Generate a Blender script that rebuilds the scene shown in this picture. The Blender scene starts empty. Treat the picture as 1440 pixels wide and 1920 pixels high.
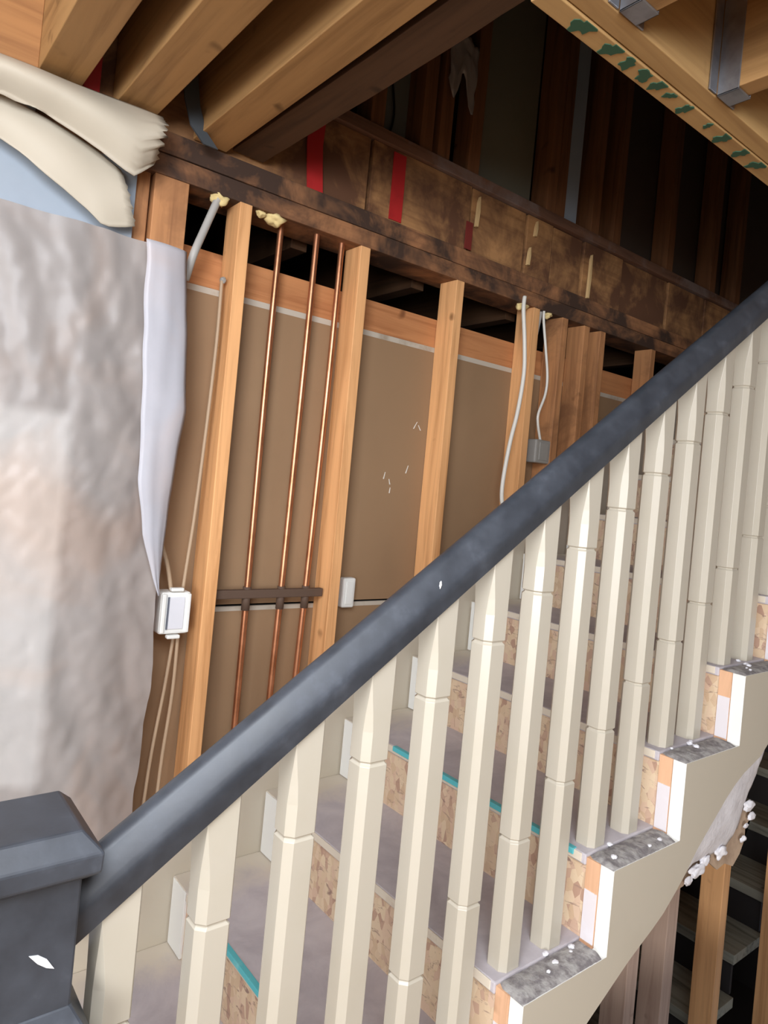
import bpy, bmesh, math, random
from mathutils import Vector, Matrix, noise
C = bpy.context.scene.collection
R = math.radians
EYE = 1.499            # height of the lens above the lower floor; all z below are relative to the lens

# ------------------------------------------------------------------ camera, light, exposure
def view_matrix(yaw, pitch, roll, loc):
    y, p, r = R(yaw), R(pitch), R(roll)
    F = Vector((math.sin(y)*math.cos(p), math.cos(y)*math.cos(p), math.sin(p)))
    X = Vector((math.cos(y), -math.sin(y), 0)); U = X.cross(F)
    X2 = X*math.cos(r) + U*math.sin(r); U2 = U*math.cos(r) - X*math.sin(r)
    m = Matrix((X2, U2, -F)).transposed().to_4x4(); m.translation = loc
    return m
cd = bpy.data.cameras.new('camera'); cam = bpy.data.objects.new('camera', cd); C.objects.link(cam)
cd.sensor_fit = 'VERTICAL'; cd.sensor_height = 24.0; cd.sensor_width = 18.0
cd.lens = 1302.95/1920*24.0
cd.shift_x = -(728.9-720)/1920; cd.shift_y = -(960-902.07)/1920
cd.clip_start = 0.02; cd.clip_end = 100
cam.matrix_world = view_matrix(38.4449, .2783, 5.4501, (0, 0, EYE))
sc = bpy.context.scene; sc.camera = cam
sc.view_settings.view_transform = 'Standard'; sc.view_settings.look = 'None'
sc.view_settings.exposure = -0.10; sc.view_settings.gamma = 1.0
sc.view_settings.use_curve_mapping = False
w = bpy.data.worlds.new('world'); sc.world = w; w.use_nodes = True
bg = w.node_tree.nodes['Background']; bg.inputs[0].default_value = (.72, .80, .95, 1); bg.inputs[1].default_value = .55

def area(name, loc, target, sx, sy, power, col):
    l = bpy.data.lights.new(name, 'AREA'); l.shape = 'RECTANGLE'; l.size = sx; l.size_y = sy
    l.energy = power; l.color = col
    o = bpy.data.objects.new(name, l); C.objects.link(o)
    o.location = Vector(loc) + Vector((0, 0, EYE))
    d = Vector(target) - Vector(loc); o.rotation_euler = d.to_track_quat('-Z', 'Y').to_euler()
    return o
area('patio_daylight', (-3.7, -3.9, -.30), (1.1, 1.2, -.40), 2.6, 1.75, 315, (.95, .975, 1.0))
area('side_window_daylight', (-3.1, .5, .25), (1.2, 1.3, -.75), 1.4, 1.2, 42, (.86, .93, 1.0))
area('overhead_fill', (-.15, -.15, .84), (.95, 1.0, -1.2), 1.3, 1.0, 74, (.86, .92, 1.0))  # added fill below the joists to brighten treads and rail, no fixture
area('outside_daylight', (.0, 3.7, -.1), (.0, 1.8, -.32), .5, .5, 60, (.92, .96, 1.0))

# ------------------------------------------------------------------ materials
def new_mat(name):
    m = bpy.data.materials.new(name); m.use_nodes = True
    nt = m.node_tree; b = nt.nodes['Principled BSDF']; return m, nt, b
def N(nt, t, **k):
    n = nt.nodes.new(t)
    for a, v in k.items(): setattr(n, a, v)
    return n
def coords(nt, scale, rnd=True):
    tc = N(nt, 'ShaderNodeTexCoord'); mp = N(nt, 'ShaderNodeMapping'); mp.inputs['Scale'].default_value = scale
    if rnd:
        oi = N(nt, 'ShaderNodeObjectInfo'); ml = N(nt, 'ShaderNodeMath', operation='MULTIPLY'); ml.inputs[1].default_value = 37.0
        nt.links.new(oi.outputs['Random'], ml.inputs[0])
        va = N(nt, 'ShaderNodeVectorMath', operation='ADD')
        nt.links.new(tc.outputs['Object'], va.inputs[0]); nt.links.new(ml.outputs[0], va.inputs[1])
        nt.links.new(va.outputs[0], mp.inputs['Vector'])
    else: nt.links.new(tc.outputs['Object'], mp.inputs['Vector'])
    return mp.outputs[0]
def ramp(nt, fac, stops):
    r = N(nt, 'ShaderNodeValToRGB'); e = r.color_ramp.elements
    while len(e) < len(stops): e.new(.5)
    for s, (p, c) in zip(e, stops): s.position = p; s.color = (*c, 1)
    nt.links.new(fac, r.inputs[0]); return r.outputs[0]
def mix(nt, fac, a, b, blend='MIX'):
    m = N(nt, 'ShaderNodeMix', data_type='RGBA', blend_type=blend)
    for i, v in ((0, fac), (6, a), (7, b)):
        if hasattr(v, 'links') or hasattr(v, 'is_linked'): nt.links.new(v, m.inputs[i])
        elif i == 0: m.inputs[0].default_value = v
        else: m.inputs[i].default_value = (*v, 1)
    return m.outputs[2]
def noise_n(nt, vec, scale, detail=4, rough=.55, dist=0):
    n = N(nt, 'ShaderNodeTexNoise'); n.inputs['Scale'].default_value = scale; n.inputs['Detail'].default_value = detail
    n.inputs['Roughness'].default_value = rough; n.inputs['Distortion'].default_value = dist
    nt.links.new(vec, n.inputs['Vector']); return n.outputs['Fac']
def bump(nt, b, h, s=.2, d=.01):
    u = N(nt, 'ShaderNodeBump'); u.inputs['Strength'].default_value = s; u.inputs['Distance'].default_value = d
    nt.links.new(h, u.inputs['Height']); nt.links.new(u.outputs[0], b.inputs['Normal'])

def wood(name, light, dark, axis, stain=None, amount=.5, rough=.65):
    m, nt, b = new_mat(name)
    s = [28, 28, 28]; s[axis] = 1.6
    v = coords(nt, s)
    g = noise_n(nt, v, 1.0, 6, .6, .6)
    col = ramp(nt, g, [(.30, dark), (.52, light), (.75, tuple(min(1, c*1.14) for c in light))])
    v2 = coords(nt, (1, 1, 1)); k = noise_n(nt, v2, 9.0, 2, .5)
    kn = ramp(nt, k, [(.70, (0, 0, 0)), (.78, (1, 1, 1))])
    col = mix(nt, kn, col, tuple(c*.55 for c in dark))
    if stain:
        st = noise_n(nt, v2, 4.5, 5, .65, .4)
        f = ramp(nt, st, [(.5-.3*amount, (0, 0, 0)), (.68-.2*amount, (1, 1, 1))])
        col = mix(nt, f, col, stain)
    nt.links.new(col, b.inputs['Base Color']); b.inputs['Roughness'].default_value = rough
    b.inputs['Specular IOR Level'].default_value = .25
    bump(nt, b, g, .12, .004)
    return m
def paint(name, col, rough=.5, dirt=None, scale=6, lo=.55, hi=.8, bmp=.03, spec=.5):
    m, nt, b = new_mat(name); v = coords(nt, (1, 1, 1)); n = noise_n(nt, v, scale, 5, .6)
    c = mix(nt, ramp(nt, n, [(lo, (0, 0, 0)), (hi, (1, 1, 1))]), col, dirt or tuple(x*.93 for x in col))
    nt.links.new(c, b.inputs['Base Color']); b.inputs['Roughness'].default_value = rough
    b.inputs['Specular IOR Level'].default_value = spec
    bump(nt, b, noise_n(nt, v, 60, 3), bmp, .004); return m
def metal(name, col, rough=.35, dirt=None):
    m = paint(name, col, rough, dirt, 12, .45, .7); m.node_tree.nodes['Principled BSDF'].inputs['Metallic'].default_value = .9; return m

M = {}
M['stud'] = wood('fir_stud', (.74, .39, .17), (.50, .235, .09), 2)
M['stud_dark'] = wood('aged_stud', (.50, .235, .10), (.28, .125, .055), 2, (.26, .12, .055), .1)
M['stud_dim'] = wood('upstairs_stud', (.20, .085, .036), (.11, .045, .02), 2)  # upstairs dimness put into a darkened stud colour
M['joist'] = wood('joist_wood', (.37, .205, .08), (.23, .12, .045), 1)
M['joist_shaded'] = wood('shaded_joist_wood', (.075, .037, .018), (.04, .02, .010), 1)  # joist colour darkened to stand for shade
M['plate'] = wood('stained_plate', (.36, .165, .075), (.19, .085, .042), 0, (.06, .035, .025), .45)
M['rim'] = wood('rim_wood', (.40, .205, .085), (.24, .115, .05), 0, (.12, .055, .03), .42)
M['rimwarm'] = wood('warm_blocking', (.34, .16, .06), (.24, .105, .04), 0)
M['rimtop'] = wood('rim_top', (.18, .09, .055), (.09, .045, .03), 0, (.22, .16, .14), .1)
M['ledger'] = wood('ledger_wood', (.50, .22, .09), (.36, .14, .055), 0)
M['beam'] = wood('beam_wood', (.50, .31, .13), (.38, .22, .09), 0)
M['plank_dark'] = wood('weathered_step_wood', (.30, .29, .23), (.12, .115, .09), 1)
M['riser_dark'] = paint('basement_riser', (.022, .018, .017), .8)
M['beige'] = paint('beige_paint', (.54, .48, .38), .42, (.51, .45, .35), 5)
M['beige_gloss'] = paint('beige_gloss_paint', (.50, .455, .37), .27, (.48, .435, .345), 7, .5, .8, .01, .6)
M['beige_sheet'] = paint('beige_drywall', (.53, .48, .385), .6, (.50, .45, .355), 3)
M['taupe'] = paint('bare_board', (.33, .27, .21), .8)
M['white'] = paint('white_paint', (.82, .82, .78), .4, (.74, .73, .72), 8)
M['lavender'] = paint('primer_white', (.74, .69, .70), .6, (.80, .79, .84), 8)
M['pinkstud'] = wood('pinkish_stud', (.52, .36, .27), (.36, .23, .165), 2)
M['dust'] = paint('plaster_dust', (.40, .38, .36), .95, (.20, .18, .18), 45, .40, .62, .8)
M['gypsum'] = paint('gypsum', (.82, .81, .84), .9, (.62, .60, .62), 14, .45, .75, .5)
M['tornpaper'] = paint('torn_brown_paper', (.50, .37, .26), .9, (.34, .24, .17), 18, .4, .7, .4)
M['orange_end'] = wood('raw_stringer_wood', (.72, .43, .26), (.58, .32, .18), 2)
M['paperboard'] = paint('drywall_paper', (.29, .178, .095), .75, (.255, .155, .082), 2.2, .45, .8, .04)
M['paperedge'] = paint('drywall_edge', (.50, .44, .36), .8, (.32, .25, .18), 12)
M['black'] = paint('void_black', (.006, .005, .005), .9)  # black colour stands for the unlit cavity and board gaps
M['dark'] = paint('unlit_dark', (.035, .028, .026), .85)  # near-black colour stands for the unlit rooms around the stairs
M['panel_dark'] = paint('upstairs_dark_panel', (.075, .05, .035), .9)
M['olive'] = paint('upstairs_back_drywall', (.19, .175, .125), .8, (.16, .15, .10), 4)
M['slate'] = paint('upstairs_grey_board', (.16, .17, .16), .8)
M['bluewall'] = paint('blue_grey_paint', (.30, .345, .40), .7)
M['cream'] = paint('cream_sheeting', (.48, .425, .335), .6, (.44, .385, .30), 3)
M['copper'] = metal('copper', (.62, .28, .15), .36, (.42, .17, .08))
M['iron'] = paint('rusty_strap', (.10, .06, .04), .7)
M['red'] = paint('red_tape', (.42, .02, .02), .5, (.30, .015, .015), 9)
M['maroon'] = paint('maroon_tube', (.17, .025, .02), .5)
M['foam'] = paint('yellow_foam', (.72, .56, .26), .9, (.55, .40, .16), 30)
M['whitecable'] = paint('white_cable', (.72, .69, .62), .45)
M['oldcable'] = paint('tan_cable', (.43, .30, .19), .6)
M['greycable'] = paint('grey_cable', (.40, .38, .35), .5)
M['greyplastic'] = paint('grey_box', (.30, .285, .26), .5)
M['whiteplastic'] = paint('white_box', (.80, .80, .76), .4)
M['slot_shade'] = paint('painted_slot_shade', (.12, .13, .16), .6)
M['paleslot'] = paint('pale_cover', (.70, .70, .74), .4)
M['galv'] = metal('galvanised', (.42, .43, .46), .45, (.26, .26, .28))
M['steel_dark'] = paint('dull_dark_metal', (.05, .058, .066), .5)
M['subfloor'] = wood('subfloor_ply', (.28, .13, .05), (.19, .085, .032), 0)
M['splinter'] = paint('fresh_splinter', (.62, .42, .20), .7)
M['green'] = paint('green_stamp_ink', (.035, .10, .055), .7)
M['teal'] = paint('teal_tape', (.10, .50, .55), .5, (.25, .62, .62), 20)
M['floor'] = wood('floorboards', (.42, .28, .16), (.30, .19, .10), 0)
M['roomwall'] = paint('room_wall', (.62, .57, .50), .8)
M['noseedge'] = paint('raw_tread_edge', (.70, .62, .50), .7, (.55, .44, .33), 20)
M['blackcable'] = paint('black_cable', (.01, .01, .01), .5)
M['spot'] = paint('white_paint_spot', (.85, .85, .85), .5)

def rail_mat():
    m, nt, b = new_mat('charcoal_gloss_paint'); v = coords(nt, (1, 1, 1), False)
    n = noise_n(nt, v, 14, 5, .6)
    c = ramp(nt, n, [(.35, (.034, .038, .046)), (.6, (.050, .056, .068)), (.8, (.085, .095, .115))])
    nt.links.new(c, b.inputs['Base Color'])
    r = N(nt, 'ShaderNodeMapRange'); r.inputs[3].default_value = .30; r.inputs[4].default_value = .6
    nt.links.new(n, r.inputs[0]); nt.links.new(r.outputs[0], b.inputs['Roughness'])
    bump(nt, b, noise_n(nt, v, 80, 3), .06, .003); return m
M['rail'] = rail_mat()
def tread_mat():
    m, nt, b = new_mat('worn_grey_tread'); tc = N(nt, 'ShaderNodeTexCoord'); sp = N(nt, 'ShaderNodeSeparateXYZ')
    nt.links.new(tc.outputs['Object'], sp.inputs[0])
    v = coords(nt, (1, 1, 1), True); n = noise_n(nt, v, 7, 6, .65, .5); n2 = noise_n(nt, v, 40, 3)
    grey = ramp(nt, n, [(.3, (.43, .395, .42)), (.55, (.55, .51, .53)), (.8, (.66, .62, .63))])
    # pale overspray along the wall side of every tread
    ad = N(nt, 'ShaderNodeMath', operation='MULTIPLY_ADD'); ad.inputs[1].default_value = .22
    nt.links.new(n, ad.inputs[0]); nt.links.new(sp.outputs['Y'], ad.inputs[2])
    f = N(nt, 'ShaderNodeMapRange'); f.inputs[1].default_value = .40; f.inputs[2].default_value = .53
    nt.links.new(ad.outputs[0], f.inputs[0])
    c = mix(nt, f.outputs[0], grey, (.62, .55, .45))
    nt.links.new(c, b.inputs['Base Color']); b.inputs['Roughness'].default_value = .7
    bump(nt, b, n2, .1, .003); return m
M['tread'] = tread_mat()
def osb_mat():
    m, nt, b = new_mat('osb_riser'); v = coords(nt, (1, 24, 14), True)
    vo = N(nt, 'ShaderNodeTexVoronoi'); vo.inputs['Scale'].default_value = 2.7; vo.inputs['Randomness'].default_value = 1
    v2 = coords(nt, (1, 12, 30), True); nd = noise_n(nt, v2, 1.2, 4, .6, 2.5)
    nt.links.new(v, vo.inputs['Vector'])
    sep = N(nt, 'ShaderNodeSeparateColor'); nt.links.new(vo.outputs['Color'], sep.inputs[0])
    c = ramp(nt, sep.outputs[0], [(.0, (.60, .42, .27)), (.45, (.72, .56, .38)), (.8, (.66, .46, .33)), (1, (.44, .27, .19))])
    c = mix(nt, ramp(nt, nd, [(.58, (0, 0, 0)), (.7, (1, 1, 1))]), c, (.30, .19, .15))
    nt.links.new(c, b.inputs['Base Color']); b.inputs['Roughness'].default_value = .75; bump(nt, b, nd, .15, .003)
    return m
M['osb'] = osb_mat()
def sheet_mat(name, col, trans):
    m, nt, b = new_mat(name); nt.nodes.remove(b); out = nt.nodes['Material Output']
    v = coords(nt, (1, 1, 1), False); n = noise_n(nt, v, 5, 5, .6, .5)
    n2 = noise_n(nt, v, 2.6, 3, .5, .8)
    c = mix(nt, ramp(nt, n, [(.35, (0, 0, 0)), (.7, (1, 1, 1))]), col, tuple(x*.9 for x in col))
    c = mix(nt, ramp(nt, n2, [(.48, (0, 0, 0)), (.66, (1, 1, 1))]), c, (col[0]*1.02, col[1]*.90, col[2]*.82))
    d = N(nt, 'ShaderNodeBsdfDiffuse'); t = N(nt, 'ShaderNodeBsdfTranslucent'); g = N(nt, 'ShaderNodeBsdfGlossy'); g.inputs['Roughness'].default_value = .4
    nt.links.new(c, d.inputs[0]); nt.links.new(c, t.inputs[0])
    m1 = N(nt, 'ShaderNodeMixShader'); m1.inputs[0].default_value = trans; m2 = N(nt, 'ShaderNodeMixShader'); m2.inputs[0].default_value = .03
    nt.links.new(d.outputs[0], m1.inputs[1]); nt.links.new(t.outputs[0], m1.inputs[2])
    nt.links.new(m1.outputs[0], m2.inputs[1]); nt.links.new(g.outputs[0], m2.inputs[2]); nt.links.new(m2.outputs[0], out.inputs[0])
    return m
M['plastic'] = sheet_mat('translucent_sheeting', (.56, .51, .48), .5)
M['plastic_lit'] = sheet_mat('lit_fold_sheeting', (.56, .555, .60), .2)  # paler lavender puts the light caught by the fold into the colour
def glass_mat():
    m, nt, b = new_mat('window_glass'); nt.nodes.remove(b); out = nt.nodes['Material Output']
    t = N(nt, 'ShaderNodeBsdfTransparent'); t.inputs[0].default_value = (.93, .96, .97, 1); g = N(nt, 'ShaderNodeBsdfGlossy'); g.inputs['Roughness'].default_value = .02
    mx = N(nt, 'ShaderNodeMixShader'); mx.inputs[0].default_value = .07
    nt.links.new(t.outputs[0], mx.inputs[1]); nt.links.new(g.outputs[0], mx.inputs[2]); nt.links.new(mx.outputs[0], out.inputs[0]); return m
M['glass'] = glass_mat()

# ------------------------------------------------------------------ builders
def finish(bm, name, mat, parent=None, kind=None, label=None, cat=None, group=None, bevel=0, smooth=False):
    """one mesh object whose origin is the bottom centre of its geometry (z still relative to the lens here)"""
    vs = [v.co for v in bm.verts]
    lo = Vector(min(v[i] for v in vs) for i in range(3)); hi = Vector(max(v[i] for v in vs) for i in range(3))
    base = Vector(((lo.x+hi.x)/2, (lo.y+hi.y)/2, lo.z))
    for v in bm.verts: v.co -= base
    bmesh.ops.recalc_face_normals(bm, faces=bm.faces)
    me = bpy.data.meshes.new(name); bm.to_mesh(me); bm.free()
    for m in (mat if isinstance(mat, (list, tuple)) else [mat]): me.materials.append(M[m])
    o = bpy.data.objects.new(name, me); C.objects.link(o)
    o.location = base + Vector((0, 0, EYE))
    if smooth:
        for p in me.polygons: p.use_smooth = True
    if bevel:
        b = o.modifiers.new('bevel', 'BEVEL'); b.width = bevel; b.segments = 2; b.limit_method = 'ANGLE'
    if parent:
        o.parent = parent; o.location = o.location - parent_loc(parent)
    tag(o, label, cat, group, kind); return o
def parent_loc(p):
    l = Vector((0, 0, 0))
    while p: l += p.location; p = p.parent
    return l
def tag(o, label=None, cat=None, group=None, kind=None):
    if label: o['label'] = label
    if cat: o['category'] = cat
    if group: o['group'] = group
    if kind: o['kind'] = kind
    return o
def empty(name, loc, label, cat, group=None, kind=None):
    o = bpy.data.objects.new(name, None); C.objects.link(o); o.location = Vector(loc) + Vector((0, 0, EYE)); o.empty_display_size = .05
    return tag(o, label, cat, group, kind)
def add_box(bm, x0, x1, y0, y1, z0, z1, mi=0):
    vs = [bm.verts.new((x, y, z)) for x in (x0, x1) for y in (y0, y1) for z in (z0, z1)]
    for f in ((0, 1, 3, 2), (4, 6, 7, 5), (0, 4, 5, 1), (2, 3, 7, 6), (0, 2, 6, 4), (1, 5, 7, 3)):
        bm.faces.new([vs[i] for i in f]).material_index = mi
    return vs
def box(name, mat, x0, x1, y0, y1, z0, z1, parent=None, bevel=.0015, **k):
    bm = bmesh.new(); add_box(bm, x0, x1, y0, y1, z0, z1)
    return finish(bm, name, mat, parent, bevel=bevel, **k)
def stepped(name, mat, cols, low, y0, y1, parent=None, top_mi=0, **k):
    """saw-tooth stair profile: cols = [(x0, x1, top z)], low(x) = lower edge"""
    bm = bmesh.new(); prev = None
    for ci, (x0, x1, zt) in enumerate(cols):
        n = 6; xs = [x0+(x1-x0)*i/n for i in range(n+1)]
        F = [[bm.verts.new((x, y, zt)) for y in (y0, y1)] for x in xs]; L = [[bm.verts.new((x, y, min(low(x), zt-.002))) for y in (y0, y1)] for x in xs]
        for i in range(n):
            for q in (0, 1): bm.faces.new((F[i][q], F[i+1][q], L[i+1][q], L[i][q]))
            bm.faces.new((F[i][0], F[i+1][0], F[i+1][1], F[i][1])).material_index = top_mi
            bm.faces.new((L[i][0], L[i+1][0], L[i+1][1], L[i][1]))
        # riser face from the previous tread level
        lo_ = L[0] if prev is None else None
        if prev is None: bm.faces.new((F[0][0], F[0][1], L[0][1], L[0][0])).material_index = top_mi
        else:
            bm.faces.new((F[0][0], F[0][1], prev[1], prev[0])).material_index = top_mi
        prev = F[-1]; last = (F[-1], L[-1])
    bm.faces.new((last[0][0], last[0][1], last[1][1], last[1][0]))
    bmesh.ops.remove_doubles(bm, verts=bm.verts, dist=1e-5)
    return finish(bm, name, mat, parent, **k)
def rough_box(name, mat, x0, x1, y0, y1, z0, z1, axis=2, bow=.004, seed=0, twist=0, parent=None, **k):
    """lumber: cut into segments along its length, slightly bowed and wobbly along its arrises"""
    bm = bmesh.new(); rnd = random.Random(seed*7+3); n = 14
    lo = [x0, y0, z0]; hi = [x1, y1, z1]; a = axis; b, c = [i for i in range(3) if i != a]
    ph = rnd.uniform(0, 6); rings = []
    for i in range(n+1):
        t = i/n; p = lo[a]+(hi[a]-lo[a])*t; ring = []
        ob = bow*math.sin(math.pi*t+ph*.2)*rnd.choice((1, 1)); oc = bow*.5*math.cos(2.3*t+ph)
        for sb, scc in ((0, 0), (1, 0), (1, 1), (0, 1)):
            q = [0, 0, 0]; q[a] = p
            q[b] = (lo[b], hi[b])[sb]+ob+rnd.uniform(-1, 1)*.0006
            q[c] = (lo[c], hi[c])[scc]+oc+rnd.uniform(-1, 1)*.0006
            ring.append(bm.verts.new(q))
        rings.append(ring)
    for r0, r1 in zip(rings, rings[1:]):
        for j in range(4): bm.faces.new((r0[j], r0[(j+1) % 4], r1[(j+1) % 4], r1[j]))
    bm.faces.new(rings[0]); bm.faces.new(rings[-1][::-1])
    return finish(bm, name, mat, parent, bevel=.002, **k)
def tube(name, mat, pts, r, parent=None, n=10, sub=6, flat=1.0, **k):
    P = [Vector(p) for p in pts]; path = []
    if len(P) > 2 and sub > 1:
        for i in range(len(P)-1):
            p0 = P[max(i-1, 0)]; p1 = P[i]; p2 = P[i+1]; p3 = P[min(i+2, len(P)-1)]
            for j in range(sub):
                t = j/sub
                path.append(.5*((2*p1)+(-p0+p2)*t+(2*p0-5*p1+4*p2-p3)*t*t+(-p0+3*p1-3*p2+p3)*t**3))
        path.append(P[-1])
    else: path = P
    bm = bmesh.new(); rings = []; up = None
    for i, p in enumerate(path):
        d = (path[min(i+1, len(path)-1)]-path[max(i-1, 0)]).normalized()
        if up is None: up = Vector((0, 1, 0)) if abs(d.y) < .8 else Vector((1, 0, 0))
        a = d.cross(up).normalized(); b = a.cross(d).normalized(); up = b
        rings.append([bm.verts.new(p+a*math.cos(2*math.pi*q/n)*r+b*math.sin(2*math.pi*q/n)*r*flat) for q in range(n)])
    for r0, r1 in zip(rings, rings[1:]):
        for j in range(n): bm.faces.new((r0[j], r0[(j+1) % n], r1[(j+1) % n], r1[j]))
    bm.faces.new(rings[0]); bm.faces.new(rings[-1])
    return finish(bm, name, mat, parent, smooth=True, **k)
def prism(name, mat, poly, y0, y1, parent=None, bevel=0, edge_mi=0, **k):
    """polygon in the XZ plane given thickness in Y"""
    bm = bmesh.new(); A = [bm.verts.new((x, y0, z)) for x, z in poly]; B = [bm.verts.new((x, y1, z)) for x, z in poly]
    bm.faces.new(A); bm.faces.new(B[::-1])
    for i in range(len(A)):
        j = (i+1) % len(A); bm.faces.new((A[i], B[i], B[j], A[j])).material_index = edge_mi
    bmesh.ops.triangulate(bm, faces=[f for f in bm.faces if len(f.verts) > 4])
    return finish(bm, name, mat, parent, bevel=bevel, **k)
def lump(name, mat, loc, r, seed=0, parent=None, squash=(1, 1, 1), amp=.35, **k):
    bm = bmesh.new(); bmesh.ops.create_icosphere(bm, subdivisions=3, radius=r)
    for v in bm.verts:
        d = 1+amp*noise.noise(v.co/r*1.6+Vector((seed*3.1, seed, 0)))
        v.co = Vector((v.co.x*squash[0], v.co.y*squash[1], v.co.z*squash[2]))*d+Vector(loc)
    return finish(bm, name, mat, parent, smooth=True, **k)

# ------------------------------------------------------------------ room shell
FL = -EYE
box('floor', 'floor', -5.5, .78, -5.0, 1.95, FL-.12, FL, kind='structure', bevel=0)
box('floor', 'floor', .78, 5.2, -5.0, .80, FL-.12, FL, kind='structure', bevel=0)
box('floor', 'dark', .0, 5.6, .80, 4.2, -3.2, -3.1, kind='structure', bevel=0)     # basement slab under the stairs
def wall_with_hole(name, mat, axis, pos, th, a0, a1, z0, z1, h0, h1, hz0, hz1):
    bm = bmesh.new()
    for (p, q, r_, s) in ((a0, h0, z0, z1), (h1, a1, z0, z1), (h0, h1, z0, hz0), (h0, h1, hz1, z1)):
        if q-p < 1e-4 or s-r_ < 1e-4: continue
        if axis == 'y': add_box(bm, p, q, pos, pos+th, r_, s)
        else: add_box(bm, pos, pos+th, p, q, r_, s)
    return finish(bm, name, mat, kind='structure')
wall_with_hole('wall_back', 'roomwall', 'y', -5.0, .12, -5.5, 5.7, FL, 1.14, -4.9, -.5, FL+.05, 1.05)
wall_with_hole('wall_left', 'roomwall', 'x', -5.50, .12, -4.9, 1.95, FL, 1.14, -.8, 1.0, -.9, .90)
box('wall_right', 'roomwall', 5.6, 5.7, -5.0, 4.2, -3.2, 3.9, kind='structure', bevel=0)
box('wall_basement', 'dark', .70, .78, .80, 4.2, -3.2, FL-.12, kind='structure', bevel=0)
# unseen upstairs shell, added near-black to keep the sky light out
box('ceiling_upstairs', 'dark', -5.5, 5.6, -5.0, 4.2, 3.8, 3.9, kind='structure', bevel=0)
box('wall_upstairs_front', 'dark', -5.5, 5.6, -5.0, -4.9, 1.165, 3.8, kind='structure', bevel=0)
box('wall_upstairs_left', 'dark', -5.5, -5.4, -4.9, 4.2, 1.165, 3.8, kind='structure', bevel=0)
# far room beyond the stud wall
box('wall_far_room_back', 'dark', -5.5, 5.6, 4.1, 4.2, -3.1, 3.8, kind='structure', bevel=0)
box('light_blocker', 'dark', .48, .50, 1.95, 4.1, -1.6, 1.0, kind='structure', bevel=0)  # unseen board added to keep window light out of the cavity
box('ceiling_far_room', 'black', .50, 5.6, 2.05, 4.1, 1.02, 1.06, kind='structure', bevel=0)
# subfloor overhead (the opening of the stairwell is left out)
for a in ((-5.5, .885, -4.95, 1.82), (.885, 5.6, -4.95, .80)):
    box('ceiling', 'subfloor', a[0], a[1], a[2], a[3], 1.145, 1.165, kind='structure', bevel=0)

# ------------------------------------------------------------------ stud wall beside the stairs
YW = 1.8285; YB = 1.918; PB = .7513; PT = .865
# brown paper backs of the neighbour room's drywall: lower and upper rows of sheets
def drywall(x0, x1, z0, z1, y=YB, mat=('paperboard', 'paperedge'), name='wall_far', edge=.010):
    bm = bmesh.new(); add_box(bm, x0, x1, y, y+.013, z0, z1-edge, 0); add_box(bm, x0, x1, y+.001, y+.012, z1-edge, z1, 1)
    return finish(bm, name, mat, kind='structure')
drywall(.50, 3.60, -.405, .5143, edge=.018)
drywall(.50, 3.60, -1.62, -.412, edge=.014)
drywall(3.60, 5.60, -1.62, .5143)
rough_box('ledger_board', 'ledger', .50, 5.3, YB, YB+.038, .5143, .618, axis=0, bow=.002,
          label='orange horizontal ledger board running above the brown drywall, behind the studs', cat='board')
# studs, front right edge at S
studs = [(.8666, 'stud', 'light wooden wall stud just left of the three copper pipes'),
         (1.2908, 'stud', 'wide-looking wooden wall stud just right of the three copper pipes'),
         (1.7150, 'stud', 'wooden wall stud standing alone between two bare brown drywall bays'),
         (2.1390, 'stud', 'wooden wall stud with the long white cable running down its left side'),
         (2.3150, 'stud_dark', 'wooden stud beside the grey electrical box, first of the three-stud post'),
         (2.4700, 'stud_dark', 'reddish middle stud of the three-stud post right of the grey box'),
         (2.5800, 'stud_dark', 'thin dark stained stud, last of the three-stud post right of the grey box'),
         (2.9870, 'stud_dark', 'short-looking stud half hidden by the handrail, right of the post'),
         (3.4100, 'stud_dark', 'stud behind the upper end of the handrail')]
for i, (s, m, lab) in enumerate(studs):
    if i == 8: continue
    rough_box('wall_stud', m, s-.038, s, YW, YB-.001, -1.62, PB, axis=2, bow=.003, seed=i, label=lab, cat='stud', group='studs of the open wall beside the stairs')
rough_box('wall_stud', 'stud_dark', .548, .586, YW+.02, YB-.001, -1.55, PB, seed=21, label='leftmost brown stud, showing just right of the cream flap', cat='stud', group='studs of the open wall beside the stairs')
rough_box('wall_stud', 'stud_dark', .592, .684, YW+.004, YB-.001, -1.55, PB, seed=22, label='thick brown post stud above the top corner of the plastic sheet', cat='stud', group='studs of the open wall beside the stairs')
# plates and rim
rough_box('top_plate', 'plate', .30, 5.5, YW, YW+.14, PB, .806, axis=0, bow=.002, seed=31, label='lower dark-stained plate lying directly on the stud tops', cat='beam')
rough_box('top_plate', 'plate', .30, 5.5, YW-.003, YW+.14, .808, PT, axis=0, bow=.002, seed=32, label='upper stained plate directly under the rim boards', cat='beam')
seams = [.30, .72, 1.262, 1.717, 2.02, 2.183, 2.383, 2.673, 3.055, 3.402, 3.9, 4.5, 5.3]
rl = ['above the white cable stud', 'just right of the', 'x']
rimlab = ['stained rim board behind the joist ends, above the leftmost studs', 'rim board under the dark header with the twisted red strap',
          'plywood-coloured rim board carrying the bright red tape', 'rim board with white scuffs, right of the lowest red tape',
          'narrow rim board above the long white cable', 'narrow reddish rim board left of the long pale splinter',
          'rim board right of the long pale splinter, with white flecks', 'square lighter rim board, above the short-looking stud',
          'dim rim board next to the square lighter one', 'very dark rim board where the handrail meets the rim',
          'rim board far right hidden in the dark', 'last rim board in the dark']
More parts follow.
